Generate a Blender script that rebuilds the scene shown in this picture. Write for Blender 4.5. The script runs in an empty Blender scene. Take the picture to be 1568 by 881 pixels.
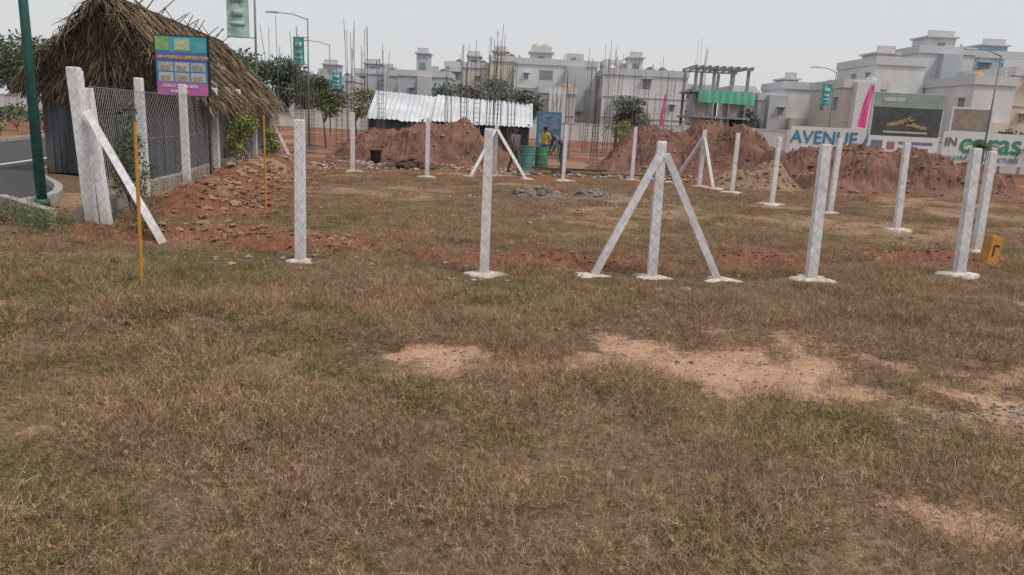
import bpy, math, random
import numpy as np
from mathutils import Vector, Matrix
random.seed(7); RNG=np.random.default_rng(7)
scene=bpy.context.scene
ROOT=scene.collection

# ------------------------------------------------------------ noise
_perm=np.random.default_rng(3).random((256,256))
def vn(x,y):
    xi=np.floor(x).astype(int);yi=np.floor(y).astype(int)
    fx=x-xi;fy=y-yi
    fx=fx*fx*(3-2*fx);fy=fy*fy*(3-2*fy)
    a=_perm[xi&255,yi&255];b=_perm[(xi+1)&255,yi&255];c=_perm[xi&255,(yi+1)&255];d=_perm[(xi+1)&255,(yi+1)&255]
    return (a*(1-fx)+b*fx)*(1-fy)+(c*(1-fx)+d*fx)*fy
def fbm(x,y,s=1.0,o=4,off=0.0):
    t=0;amp=1;n=0
    x=np.asarray(x,float)*s+off;y=np.asarray(y,float)*s+off*1.7
    for i in range(o):
        t=t+amp*vn(x,y);n+=amp;amp*=.5;x=x*2.03+11.3;y=y*2.03+5.7
    return t/n
def sstep(a,b,x):
    t=np.clip((x-a)/(b-a),0,1);return t*t*(3-2*t)

# ------------------------------------------------------------ materials
def nodes_of(m):
    m.use_nodes=True
    nt=m.node_tree;return nt,nt.nodes,nt.links,nt.nodes['Principled BSDF']
def mat(name,c1,c2=None,scale=4,rough=.85,bump=0,bscale=30,metal=0,streak=False,spec=.3):
    m=bpy.data.materials.new(name);nt,N,L,B=nodes_of(m)
    B.inputs['Roughness'].default_value=rough;B.inputs['Metallic'].default_value=metal
    B.inputs['Specular IOR Level'].default_value=spec
    if c2 is None: c2=tuple(min(1,c*.8) for c in c1)
    g=N.new('ShaderNodeNewGeometry');mp=N.new('ShaderNodeMapping')
    L.new(g.outputs['Position'],mp.inputs[0])
    if streak: mp.inputs['Scale'].default_value=(1,1,.18)
    n=N.new('ShaderNodeTexNoise');n.inputs['Scale'].default_value=scale;n.inputs['Detail'].default_value=4;n.inputs['Roughness'].default_value=.65
    L.new(mp.outputs[0],n.inputs['Vector'])
    r=N.new('ShaderNodeValToRGB');r.color_ramp.elements[0].position=.35;r.color_ramp.elements[1].position=.68
    r.color_ramp.elements[0].color=(*c2,1);r.color_ramp.elements[1].color=(*c1,1)
    L.new(n.outputs[0],r.inputs[0]);L.new(r.outputs[0],B.inputs['Base Color'])
    if bump:
        n2=N.new('ShaderNodeTexNoise');n2.inputs['Scale'].default_value=bscale;n2.inputs['Detail'].default_value=3
        L.new(g.outputs['Position'],n2.inputs['Vector'])
        b=N.new('ShaderNodeBump');b.inputs['Strength'].default_value=bump;b.inputs['Distance'].default_value=.02
        L.new(n2.outputs[0],b.inputs['Height']);L.new(b.outputs[0],B.inputs['Normal'])
    return m
_mc={}
def M(name,*a,**k):
    if name not in _mc:_mc[name]=mat(name,*a,**k)
    return _mc[name]

# ------------------------------------------------------------ mesh builder
class MB:
    def __init__(s):s.v=[];s.f=[];s.m=[]
    def add(s,vs,fs,m=0):
        o=len(s.v);s.v+=[tuple(q) for q in vs];s.f+=[tuple(i+o for i in f) for f in fs];s.m+=[m]*len(fs);return s
    def box(s,x0,x1,y0,y1,z0,z1,m=0):
        return s.add([(x0,y0,z0),(x1,y0,z0),(x1,y1,z0),(x0,y1,z0),(x0,y0,z1),(x1,y0,z1),(x1,y1,z1),(x0,y1,z1)],
         [(0,3,2,1),(4,5,6,7),(0,1,5,4),(1,2,6,5),(2,3,7,6),(3,0,4,7)],m)
    def tube(s,p0,p1,r0,r1=None,n=6,m=0,ph=0,cap=True):
        if r1 is None:r1=r0
        p0=Vector(p0);p1=Vector(p1);d=(p1-p0).normalized()
        a=Vector((1,0,0)) if abs(d.x)<.9 else Vector((0,1,0))
        u=(a-d*a.dot(d)).normalized();w=d.cross(u)
        vs=[]
        for p,r in((p0,r0),(p1,r1)):
            for i in range(n):
                t=2*math.pi*i/n+ph;vs.append(p+(u*math.cos(t)+w*math.sin(t))*r)
        fs=[(i,(i+1)%n,n+(i+1)%n,n+i) for i in range(n)]
        if cap:fs+=[tuple(range(n-1,-1,-1)),tuple(range(n,2*n))]
        return s.add(vs,fs,m)
    def beam(s,p0,p1,w0,w1=None,m=0):
        return s.tube(p0,p1,w0/1.414,(w1 or w0)/1.414,4,m,math.pi/4)
    def quad(s,a,b,c,d,m=0):return s.add([a,b,c,d],[(0,1,2,3)],m)
    def lathe(s,prof,cx,cy,n=24,m=0):
        vs=[];k=len(prof)
        for r,z in prof:
            for i in range(n):
                t=2*math.pi*i/n;vs.append((cx+r*math.cos(t),cy+r*math.sin(t),z))
        fs=[(j*n+i,j*n+(i+1)%n,(j+1)*n+(i+1)%n,(j+1)*n+i) for j in range(k-1) for i in range(n)]
        fs.append(tuple(range((k-1)*n,k*n)))
        return s.add(vs,fs,m)
    def corr(s,A,B,C,D,pitch=.08,amp=.012,m=0):
        """corrugated sheet; A-B bottom edge, D-C top edge, ridges run A->D"""
        A,B,C,D=map(Vector,(A,B,C,D));n=max(8,int((B-A).length/pitch*4))
        nrm=(B-A).cross(D-A).normalized();vs=[]
        for i in range(n+1):
            t=i/n;o=nrm*amp*math.sin(t*n/4*2*math.pi)
            vs+= [A.lerp(B,t)+o,D.lerp(C,t)+o]
        return s.add(vs,[(2*i,2*i+2,2*i+3,2*i+1) for i in range(n)],m)
    def obj(s,name,mats,parent=None,smooth=False,loc=None,coll=None):
        me=bpy.data.meshes.new(name);me.from_pydata(s.v,[],s.f)
        for q in (mats if isinstance(mats,(list,tuple)) else [mats]):me.materials.append(q)
        me.polygons.foreach_set('material_index',s.m)
        if smooth:me.polygons.foreach_set('use_smooth',[True]*len(s.f))
        me.update();o=bpy.data.objects.new(name,me);(coll or ROOT).objects.link(o)
        if parent:o.parent=parent
        if loc:o.location=loc
        return o
def empty(name,loc=(0,0,0)):
    e=bpy.data.objects.new(name,None);ROOT.objects.link(e);e.location=loc;return e
def text(body,loc,size,m,parent,rotz=0,name='lettering',sx=1):
    c=bpy.data.curves.new(name,'FONT');c.body=body;c.size=size;c.extrude=.004;c.offset=size*.012;c.materials.append(m)
    o=bpy.data.objects.new(name,c);ROOT.objects.link(o);o.location=loc;o.rotation_euler=(math.pi/2,0,rotz);o.scale=(sx,1,1);o.parent=parent
    return o

# ------------------------------------------------------------ terrain
FEET=[(-2.63,8.96,.2),(-.34,8.68,.27),(1.77,9.22,.27),(.97,9.11,.25),(2.67,9.27,.25),(3.91,9.52,.32),(7.44,17.58,.3),(6.18,10.09,.3),(8.07,12.83,.25),(7.68,14.85,.35),(6.63,19.3,.4),(6.25,21.67,.4),(-4.98,22.5,.3),(-2.69,22.17,.3),(1.41,22.93,.3)]
def ell(x,y,cx,cy,rx,ry):return np.exp(-(((x-cx)/rx)**2+((y-cy)/ry)**2)*1.2)
def masks(x,y):
    n1=fbm(x,y,1.3,5);n2=fbm(x,y,4.5,4,9.)
    e=np.maximum.reduce([ell(x,y,-.4,5.45,1.2,.62),ell(x,y,2.25,5.95,1.9,1.15)*1.1,ell(x,y,3.5,4.8,1.2,.8)*1.0,ell(x,y,2.3,3.35,.6,.3)*.75,ell(x,y,1.0,5.55,1.3,.4)*.9,ell(x,y,4.3,5.8,1.1,.7)*.7])
    sand=sstep(.4,.95,e+(n1-.5)*1.4+(n2-.5)*1.1)
    fx=-6.15-(y-10.7)*.19
    e2=np.maximum.reduce([ell(x,y,-3.7,10.35,2.3,.95)*1.25,ell(x,y,.75,9.95,1.6,.6)*1.15,ell(x,y,3.8,10.7,1.0,.5)*1.1,ell(x,y,7.0,11.6,1.7,.7)*.9,ell(x,y,-.6,9.5,.8,.3),
        1.1*np.exp(-((x-fx-1.1)/1.05)**2)*sstep(11,12.5,y)*(1-sstep(24,28,y))])
    far=sstep(20.5,24.5,y+(n1-.5)*6)
    red=np.clip(sstep(.36,.7,e2+(n1-.5)*.9+(n2-.5)*.7)+far*.85,0,1)
    lt=sstep(.5,.66,fbm(x,y*1.7,.45,4,4.))*sstep(10.5,14,y)*.75
    lt=np.maximum(lt,.35*sstep(.64,.74,fbm(x,y,1.1,4,66.)))
    lt=np.maximum(lt,ell(x,y,7.2,15.2,2.8,1.8)*1.0)
    gb=.5*ell(x,y,-2.8,3.4,2.4,2.4)+.65*ell(x,y,-4.2,7.8,1.9,1.8)+.4*ell(x,y,.2,7.7,2.1,1.)+.45*ell(x,y,7.5,13,3,2)+.15*ell(x,y,3,2.9,1.8,.8)+.45*ell(x,y,-3.0,12.6,2.4,1.3)+.3*ell(x,y,4.5,7.8,2.8,.9)
    for a,b,r in FEET:gb=gb+.45*ell(x,y,a,b-.2,.8,.5)
    green=np.clip(gb+(fbm(x,y,.9,4,20.)-.45)*1.3,0,1)
    return sand,red,green,n1,n2,lt
def hgt(x,y):
    sand,red,green,n1,n2,lt=masks(x,y)
    near=1-sstep(30,45,y)
    h=(fbm(x,y,.5,3,2.)-.5)*.16+(n2-.5)*.05+red*(1-sstep(21,24,y))*(fbm(x,y,5,4,7.)-.3)*.3-sand*.02
    h+=.16*ell(x,y,-2.3,6.2,1.2,.6)+.1*ell(x,y,-4.3,6.4,1.2,.8)
    fx=-6.15-(y-10.7)*.19
    h+=np.exp(-((x-fx-.95)/.6)**2)*sstep(11,13,y)*(1-sstep(24,27,y))*(.2+.25*fbm(x,y,1.2,3,6.))
    h*=near
    h=np.where(x<fx-.35,-.02,h)
    return h
xs=np.concatenate([-8.5-np.geomspace(.12,700,70)[::-1],np.arange(-8.5,9.5,.055),9.5+np.geomspace(.12,700,70)])
ys=np.concatenate([[-60,-30,-12,-5,0,1],np.arange(1.6,13,.05),13+np.cumsum(np.full(150,.1)),28+np.geomspace(.15,900,90)])
X,Y=np.meshgrid(xs,ys);Z=hgt(X,Y)
sand,red,green,n1,n2,lt=masks(X,Y)
nx,ny=len(xs),len(ys)
idx=np.arange(nx*ny).reshape(ny,nx)
F=np.stack([idx[:-1,:-1],idx[:-1,1:],idx[1:,1:],idx[1:,:-1]],-1).reshape(-1,4)
me=bpy.data.meshes.new('ground')
me.vertices.add(nx*ny);me.vertices.foreach_set('co',np.stack([X,Y,Z],-1).astype(np.float32).ravel())
me.loops.add(F.size);me.loops.foreach_set('vertex_index',F.astype(np.int32).ravel())
me.polygons.add(len(F));me.polygons.foreach_set('loop_start',np.arange(0,F.size,4,dtype=np.int32))
me.update(calc_edges=True);me.validate()
me.polygons.foreach_set('use_smooth',np.ones(len(F),bool))
ca=me.color_attributes.new('mask','FLOAT_COLOR','POINT')
ca.data.foreach_set('color',np.stack([sand,red,green,np.ones_like(sand)],-1).astype(np.float32).ravel())
cb=me.attributes.new('light_soil','FLOAT','POINT');cb.data.foreach_set('value',lt.astype(np.float32).ravel())
ground=bpy.data.objects.new('ground',me);ROOT.objects.link(ground)
gm=bpy.data.materials.new('soil');nt,N,L,B=nodes_of(gm)
B.inputs['Roughness'].default_value=.95;B.inputs['Specular IOR Level'].default_value=.15
at=N.new('ShaderNodeAttribute');at.attribute_name='mask';sp=N.new('ShaderNodeSeparateColor');L.new(at.outputs['Color'],sp.inputs[0])
at2=N.new('ShaderNodeAttribute');at2.attribute_name='light_soil'
geo=N.new('ShaderNodeNewGeometry')
def noise(sc,det=8,ro=.6):
    n=N.new('ShaderNodeTexNoise');n.inputs['Scale'].default_value=sc;n.inputs['Detail'].default_value=det;n.inputs['Roughness'].default_value=ro
    L.new(geo.outputs['Position'],n.inputs['Vector']);return n
def ramp(src,p0,c0,p1,c1):
    r=N.new('ShaderNodeValToRGB');r.color_ramp.elements[0].position=p0;r.color_ramp.elements[1].position=p1
    r.color_ramp.elements[0].color=(*c0,1);r.color_ramp.elements[1].color=(*c1,1);L.new(src,r.inputs[0]);return r.outputs[0]
def mix(f,a,b):
    m=N.new('ShaderNodeMix');m.data_type='RGBA';L.new(f,m.inputs[0]);L.new(a,m.inputs[6]);L.new(b,m.inputs[7]);return m.outputs[2]
nA=noise(1.1,2);nB=noise(14,6,.82);nC=noise(85,2,.7)
litter=mix(nA.outputs[0],ramp(nB.outputs[0],.34,(.07,.05,.03),.64,(.31,.215,.13)),ramp(nB.outputs[0],.36,(.095,.06,.042),.66,(.35,.22,.145)))
grn=ramp(nB.outputs[0],.34,(.05,.048,.024),.68,(.23,.19,.09))
snd=ramp(nB.outputs[0],.3,(.34,.2,.135),.6,(.62,.39,.27))
rd=ramp(nB.outputs[0],.33,(.13,.055,.036),.66,(.38,.175,.11))
lts=ramp(nB.outputs[0],.33,(.24,.15,.095),.66,(.5,.33,.22))
def brk(sock,k=.5):
    a=N.new('ShaderNodeMath');a.operation='ADD';L.new(sock,a.inputs[0])
    b=N.new('ShaderNodeMath');b.operation='MULTIPLY_ADD';L.new(nB.outputs[0],b.inputs[0]);b.inputs[1].default_value=k;b.inputs[2].default_value=-k/2
    L.new(b.outputs[0],a.inputs[1])
    c=N.new('ShaderNodeMapRange');c.inputs[1].default_value=.2;c.inputs[2].default_value=.75;L.new(a.outputs[0],c.inputs[0]);return c.outputs[0]
c=mix(brk(sp.outputs[2],.6),litter,grn);c=mix(brk(sp.outputs[1],.9),c,rd);c=mix(brk(at2.outputs['Fac'],1.2),c,lts);c=mix(brk(sp.outputs[0],1.2),c,snd)
peb=ramp(nC.outputs[0],.32,(.4,.4,.4),.58,(1,1,1))
mm=N.new('ShaderNodeMix');mm.data_type='RGBA';mm.blend_type='MULTIPLY';mm.inputs[0].default_value=.75;L.new(c,mm.inputs[6]);L.new(peb,mm.inputs[7])
L.new(mm.outputs[2],B.inputs['Base Color'])
bp=N.new('ShaderNodeBump');bp.inputs['Strength'].default_value=.8;bp.inputs['Distance'].default_value=.03
L.new(noise(26,3,.7).outputs[0],bp.inputs['Height']);L.new(bp.outputs[0],B.inputs['Normal'])
me.materials.append(gm)
def gz(x,y):return float(hgt(np.array([float(x)]),np.array([float(y)]))[0])

# ------------------------------------------------------------ grass
gc=bpy.data.collections.new('grass_tufts')   # instanced source tufts
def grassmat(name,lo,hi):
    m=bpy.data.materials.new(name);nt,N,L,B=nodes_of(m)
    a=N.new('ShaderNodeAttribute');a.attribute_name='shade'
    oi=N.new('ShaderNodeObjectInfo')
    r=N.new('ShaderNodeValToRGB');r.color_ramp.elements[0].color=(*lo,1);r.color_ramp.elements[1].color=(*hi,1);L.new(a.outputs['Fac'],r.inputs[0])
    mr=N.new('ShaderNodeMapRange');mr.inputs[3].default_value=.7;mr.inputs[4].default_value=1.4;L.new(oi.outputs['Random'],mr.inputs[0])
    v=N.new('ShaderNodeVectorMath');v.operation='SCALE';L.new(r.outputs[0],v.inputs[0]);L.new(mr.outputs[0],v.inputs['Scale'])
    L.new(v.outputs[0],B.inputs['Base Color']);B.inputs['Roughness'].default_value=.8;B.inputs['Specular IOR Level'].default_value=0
    return m
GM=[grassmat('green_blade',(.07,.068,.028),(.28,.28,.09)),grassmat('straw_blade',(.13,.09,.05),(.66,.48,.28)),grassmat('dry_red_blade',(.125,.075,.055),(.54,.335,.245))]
def tuft(kind,seed,name):
    R=random.Random(seed);v=[];f=[];sh=[];mi=[]
    def ribbon(pts,w,s0,s1,mt=0):
        o=len(v);n=len(pts)
        a=R.uniform(0,math.pi*2);side=Vector((math.cos(a),math.sin(a),0));
        for i,p in enumerate(pts):
            t=i/(n-1);ww=w*(1-.8*t)
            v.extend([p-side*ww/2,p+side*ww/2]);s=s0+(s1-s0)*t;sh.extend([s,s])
        for i in range(n-1):f.append((o+2*i,o+2*i+1,o+2*i+3,o+2*i+2));mi.append(mt)
    nb={0:90,1:82,2:78}[kind]
    for b in range(nb):
        a=R.uniform(0,6.283);rr=.21*math.sqrt(R.random());base=Vector((math.cos(a)*rr,math.sin(a)*rr,-.02))
        a2=a+R.uniform(-2.2,2.2);ln=R.uniform(.04,.12) if kind==0 else R.uniform(.05,.16)
        if R.random()<.1:ln*=1.6
        lean=R.uniform(.25,1.2) if kind else R.uniform(.3,1.3)
        dr=Vector((math.cos(a2),math.sin(a2),0));pts=[base]
        p=base.copy();ang=lean*.4
        for k in range(2):
            ang+=lean*.5;p=p+(dr*math.sin(ang)+Vector((0,0,1))*math.cos(ang))*ln/2;pts.append(p.copy())
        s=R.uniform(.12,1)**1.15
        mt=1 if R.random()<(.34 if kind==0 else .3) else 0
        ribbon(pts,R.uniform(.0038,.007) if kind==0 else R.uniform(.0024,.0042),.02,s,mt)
        if kind and R.random()<(.75 if kind==2 else .25):
            for k in range(6):
                q=pts[1].lerp(pts[2],R.uniform(.0,1));e=q+Vector((R.gauss(0,1),R.gauss(0,1),R.uniform(.0,1.4))).normalized()*R.uniform(.012,.045)
                ribbon([q,e],.0026,s*.8,min(1,s*1.1),mt)
        if kind==0 and R.random()<.3:
            for k in range(3):
                q=pts[1].lerp(pts[2],R.uniform(.0,1));e=q+Vector((R.gauss(0,1),R.gauss(0,1),R.uniform(-.2,.8))).normalized()*R.uniform(.012,.03)
                ribbon([q,q.lerp(e,.5),e],.011,s,s)
    m=bpy.data.meshes.new(name);m.from_pydata([tuple(q) for q in v],[],f)
    m.materials.append(GM[kind]);m.materials.append(GM[1])
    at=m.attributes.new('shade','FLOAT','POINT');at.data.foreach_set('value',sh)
    m.polygons.foreach_set('material_index',mi)
    o=bpy.data.objects.new(name,m);gc.objects.link(o)
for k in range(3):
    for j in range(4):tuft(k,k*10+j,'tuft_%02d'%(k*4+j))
P=[]
def sow(y0,y1,dens,smin,smax,margin=1.2):
    hw=.74*y1+margin;n=int((y1-y0)*2*hw*dens)
    x=RNG.uniform(-hw,hw,n);y=RNG.uniform(y0,y1,n)
    keep=(np.abs(x)<.74*y+margin)
    fx=-6.15-(y-10.7)*.19
    keep&=~((x<fx+.1)&(y>10.2))&(x>-8.1)
    x=x[keep];y=y[keep];sd,rd,gr,a,b,lt=masks(x,y)
    dn=fbm(x,y,2.2,3,31.)
    pr=(1-.94*sd)*(1-.93*rd)*(1-.75*lt)*(.6+1.0*sstep(.3,.6,dn))
    for a_,b_,r_ in FEET:pr=pr*np.where((x-a_)**2+((y-b_+.08)*1.0)**2<(r_+.05)**2,0,1)
    k=RNG.random(len(x))<np.clip(pr,0,1);x=x[k];y=y[k];gr=gr[k];dn=dn[k];sd=sd[k]
    redn=fbm(x,y,.55,3,50.)
    u=RNG.random(len(x))
    kind=np.where(u<gr*.95,0,np.where(RNG.random(len(x))<sstep(.32,.54,redn)*.8+.12,2,1))
    sc=RNG.uniform(smin,smax,len(x))*(.5+.9*dn)*np.where(kind==0,.82,1)*(1-.5*sd)
    P.append(np.stack([x,y,hgt(x,y)-.005,kind*4+RNG.integers(0,4,len(x)),sc,np.full(len(x),1)],-1))
sow(1.2,4.5,86,.7,1.15);sow(4.5,8,62,.75,1.2);sow(8,12.5,40,.7,1.15);sow(12.5,18,22,.65,1.1);sow(18,25,11,.8,1.3)
P=np.concatenate(P);n=len(P);print('tufts',n)
gme=bpy.data.meshes.new('grass');gme.vertices.add(n);gme.vertices.foreach_set('co',P[:,:3].astype(np.float32).ravel())
a=gme.attributes.new('idx','INT','POINT');a.data.foreach_set('value',P[:,3].astype(np.int32))
a=gme.attributes.new('scl','FLOAT','POINT');a.data.foreach_set('value',P[:,4].astype(np.float32))
rot=np.stack([RNG.normal(0,.1,n),RNG.normal(0,.1,n),RNG.uniform(0,6.283,n)],-1)
a=gme.attributes.new('rot','FLOAT_VECTOR','POINT');a.data.foreach_set('vector',rot.astype(np.float32).ravel())
gob=bpy.data.objects.new('grass',gme);ROOT.objects.link(gob)
ng=bpy.data.node_groups.new('scatter','GeometryNodeTree')
ng.interface.new_socket('Geometry',in_out='INPUT',socket_type='NodeSocketGeometry');ng.interface.new_socket('Geometry',in_out='OUTPUT',socket_type='NodeSocketGeometry')
gi=ng.nodes.new('NodeGroupInput');go=ng.nodes.new('NodeGroupOutput');ip=ng.nodes.new('GeometryNodeInstanceOnPoints');ci=ng.nodes.new('GeometryNodeCollectionInfo')
ci.inputs[0].default_value=gc;ci.inputs['Separate Children'].default_value=True;ci.inputs['Reset Children'].default_value=True
def na(nm,t):
    q=ng.nodes.new('GeometryNodeInputNamedAttribute');q.data_type=t;q.inputs[0].default_value=nm;return q.outputs[0]
ng.links.new(gi.outputs[0],ip.inputs['Points']);ng.links.new(ci.outputs[0],ip.inputs['Instance']);ip.inputs['Pick Instance'].default_value=True
ng.links.new(na('idx','INT'),ip.inputs['Instance Index']);ng.links.new(na('rot','FLOAT_VECTOR'),ip.inputs['Rotation']);ng.links.new(na('scl','FLOAT'),ip.inputs['Scale'])
ng.links.new(ip.outputs[0],go.inputs[0])
md=gob.modifiers.new('scatter','NODES');md.node_group=ng

# ------------------------------------------------------------ stones
def stones(name,regs,m,seed=1):
    R=random.Random(seed);mb=MB();Q=[]
    for (cx,cy,rx,ry,n,s0,s1) in regs:
        for i in range(n):Q.append((R.gauss(cx,rx*.55),R.gauss(cy,ry*.55),s0+(s1-s0)*R.random()**2.5))
    qa=np.array(Q);zz=hgt(qa[:,0],qa[:,1])
    for (x,y,s),z in zip(Q,zz):
            z=float(z)+s*.15
            vs=[];
            for (a,b,c) in [(1,0,0),(0,1,0),(-1,0,0),(0,-1,0),(0,0,1),(.7,.7,.5),(-.7,.6,.5),(-.6,-.7,.55),(.7,-.6,.5)]:
                k=s*R.uniform(.7,1.15);vs.append((x+a*k,y+b*k*.9,z+c*k*.65))
            mb.add(vs,[(0,1,5),(1,2,6),(2,3,7),(3,0,8),(5,1,6),(6,2,7),(7,3,8),(8,0,5),(5,6,4),(6,7,4),(7,8,4),(8,5,4)],R.randrange(3))
    return mb.obj(name,m)
SM=[M('stone_grey',(.34,.33,.32),(.2,.2,.2),30),M('stone_dark',(.18,.17,.165),(.11,.105,.1),30),M('stone_tan',(.5,.36,.27),(.33,.22,.16),30)]
stones('gravel',[(3.5,4.65,.9,.45,1100,.004,.02),(4.1,5.0,.7,.4,900,.004,.022),(-.4,5.5,1.0,.4,420,.004,.018),(2.1,5.7,1.5,.8,500,.003,.016),(2.3,3.4,.5,.2,220,.004,.014),(.9,6.5,1.2,.5,90,.005,.03),(-2.3,2.8,.8,.5,30,.006,.02)],SM)
stones('dirt_clods',[(-3.7,10.3,2.0,.7,650,.01,.07),(.8,9.95,1.3,.4,300,.01,.045),(3.8,10.7,.8,.4,160,.01,.04),(-5.2,14.,.8,2.5,460,.02,.12),(-6.2,19,.8,3.5,420,.02,.13),(6.8,11.5,1.6,.55,180,.01,.05),(2,6,1.8,1,160,.006,.026),(0,16,6,4,260,.01,.05)],
  [M('clod_red',(.3,.14,.085),(.16,.075,.048),20),M('clod_brown',(.22,.13,.085),(.13,.075,.052),20),M('clod_tan',(.4,.24,.16),(.25,.145,.095),20)],3)
stones('rubble',[(-5.5,25.5,2.5,2,240,.03,.16),(0,26,3,1.5,260,.03,.13),(4,26,3,1.5,260,.03,.13),(1.8,8.35,.3,.12,14,.02,.08),(-.45,8.3,.3,.1,12,.02,.05),(1.5,16.5,4,4,120,.02,.07),(7,14,2,2,80,.02,.06),(-3,9,2,.5,30,.02,.06)],SM,5)

# ------------------------------------------------------------ fence posts
pm=bpy.data.materials.new('painted_concrete_wire');nt,N,L,B=nodes_of(pm)
B.inputs['Roughness'].default_value=.7
geo=N.new('ShaderNodeNewGeometry');nB=noise(9,5,.7);base=ramp(nB.outputs[0],.28,(.5,.49,.5),.6,(.76,.75,.78))
tc=N.new('ShaderNodeTexCoord');sx=N.new('ShaderNodeSeparateXYZ');L.new(tc.outputs['Object'],sx.inputs[0])
def mth(op,a,b=None):
    q=N.new('ShaderNodeMath');q.operation=op
    for i,s in enumerate((a,b)):
        if s is None:continue
        if isinstance(s,(int,float)):q.inputs[i].default_value=s
        else:L.new(s,q.inputs[i])
    return q.outputs[0]
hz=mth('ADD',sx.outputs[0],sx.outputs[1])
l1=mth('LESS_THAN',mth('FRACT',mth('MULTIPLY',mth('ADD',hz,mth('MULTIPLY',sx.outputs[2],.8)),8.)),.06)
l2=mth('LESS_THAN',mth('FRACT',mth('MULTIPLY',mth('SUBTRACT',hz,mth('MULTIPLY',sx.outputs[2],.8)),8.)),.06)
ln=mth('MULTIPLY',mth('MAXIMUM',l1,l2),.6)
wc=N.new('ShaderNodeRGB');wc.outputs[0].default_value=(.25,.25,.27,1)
ft=N.new('ShaderNodeMapRange');ft.inputs[1].default_value=.0;ft.inputs[2].default_value=.4;ft.inputs[3].default_value=.8;ft.inputs[4].default_value=0;L.new(sx.outputs[2],ft.inputs[0])
dc=N.new('ShaderNodeRGB');dc.outputs[0].default_value=(.35,.24,.17,1)
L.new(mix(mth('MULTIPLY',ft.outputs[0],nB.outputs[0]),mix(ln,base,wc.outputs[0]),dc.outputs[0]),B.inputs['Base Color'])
foot=M('concrete_foot',(.72,.68,.64),(.42,.34,.28),10,bump=.5)
def footing(mb,x,y,r,R):
    n=24;vs=[(x,y,.05)];rr_=random.Random(int(R*1000)+5);jit=[rr_.uniform(.8,1.25) for i in range(n)]
    for k,(rr,z) in enumerate(((.45,.047),(.9,.022),(1.15,-.06))):
        for i in range(n):
            t=6.283*i/n;q=r*rr*(1+.25*math.sin(3*t+R)+.12*math.sin(7*t+2*R))*(jit[i] if k else 1);vs.append((x+q*math.cos(t)*1.25,y+q*math.sin(t),z))
    fs=[(0,1+i,1+(i+1)%n) for i in range(n)]+[(1+j*n+i,1+j*n+n+i,1+j*n+n+(i+1)%n,1+j*n+(i+1)%n) for j in range(2) for i in range(n)]
    mb.add(vs,fs,1)
def post(x,y,h,w=.14,lean=(0,0),braces=(),name='concrete_fence_post',ft=.2,rz=0):
    z=gz(x,y);mb=MB();w*=.8
    mb.beam((0,0,-.2),(lean[0],lean[1],h-.02),w,w*.93);mb.beam((lean[0],lean[1],h-.02),(lean[0],lean[1],h),w*.93,w*.8)
    if ft:footing(mb,0,0,ft,x)
    for bx,by,hz_ in braces:
        mb.beam((bx-x,by-y,-.08),((bx-x)*.04,(by-y)*.04-.02,hz_),.09,.085)
        if ft:footing(mb,bx-x,by-y,ft*.95,bx)
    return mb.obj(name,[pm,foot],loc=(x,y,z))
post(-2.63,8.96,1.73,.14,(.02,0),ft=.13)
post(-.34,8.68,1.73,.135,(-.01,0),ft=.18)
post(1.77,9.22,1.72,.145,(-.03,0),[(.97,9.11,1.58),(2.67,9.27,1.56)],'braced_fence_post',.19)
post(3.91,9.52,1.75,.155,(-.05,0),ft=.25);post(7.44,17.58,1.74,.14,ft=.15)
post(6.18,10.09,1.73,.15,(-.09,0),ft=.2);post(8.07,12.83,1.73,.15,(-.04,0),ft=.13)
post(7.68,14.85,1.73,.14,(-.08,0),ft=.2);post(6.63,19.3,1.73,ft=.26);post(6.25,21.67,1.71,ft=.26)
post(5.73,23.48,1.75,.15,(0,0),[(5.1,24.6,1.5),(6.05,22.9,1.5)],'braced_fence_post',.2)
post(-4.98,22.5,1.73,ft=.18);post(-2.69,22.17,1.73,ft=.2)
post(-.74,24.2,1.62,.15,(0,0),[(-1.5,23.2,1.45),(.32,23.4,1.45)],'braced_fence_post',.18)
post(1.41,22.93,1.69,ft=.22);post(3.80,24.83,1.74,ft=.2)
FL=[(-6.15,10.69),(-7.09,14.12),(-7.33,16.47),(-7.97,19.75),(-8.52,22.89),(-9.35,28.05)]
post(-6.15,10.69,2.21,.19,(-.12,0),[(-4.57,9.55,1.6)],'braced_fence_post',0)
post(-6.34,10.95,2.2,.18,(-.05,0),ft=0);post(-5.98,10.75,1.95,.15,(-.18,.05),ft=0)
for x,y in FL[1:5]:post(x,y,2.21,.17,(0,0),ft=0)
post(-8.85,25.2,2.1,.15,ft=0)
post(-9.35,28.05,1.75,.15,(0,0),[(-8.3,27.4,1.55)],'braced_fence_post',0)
con=M('plinth_concrete',(.42,.39,.35),(.24,.2,.175),5,bump=.4,streak=True)
pl=MB()
for (x0,y0),(x1,y1) in list(zip(FL[:-1],FL[1:]))+[((-6.4,10.4),(-8.0,11.7))]:
    d=Vector((x1-x0,y1-y0,0)).normalized();nrm=Vector((-d.y,d.x,0))*.07
    a=Vector((x0,y0,0));b=Vector((x1,y1,0))
    off=nrm.normalized()*.17
    vs=[];
    for q in(a,b):
        for s,zz in((-1,-.1),(1,-.1),(1,.3),(-1,.3)):vs.append(q+off+nrm*s+Vector((0,0,zz)))
    pl.add(vs,[(0,1,2,3),(7,6,5,4),(0,4,5,1),(1,5,6,2),(2,6,7,3),(3,7,4,0)])
pl.obj('fence_plinth',con)
wire=M('galvanised_wire',(.38,.39,.4),(.24,.24,.25),20,rough=.5,metal=.2)
ch=MB()
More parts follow.
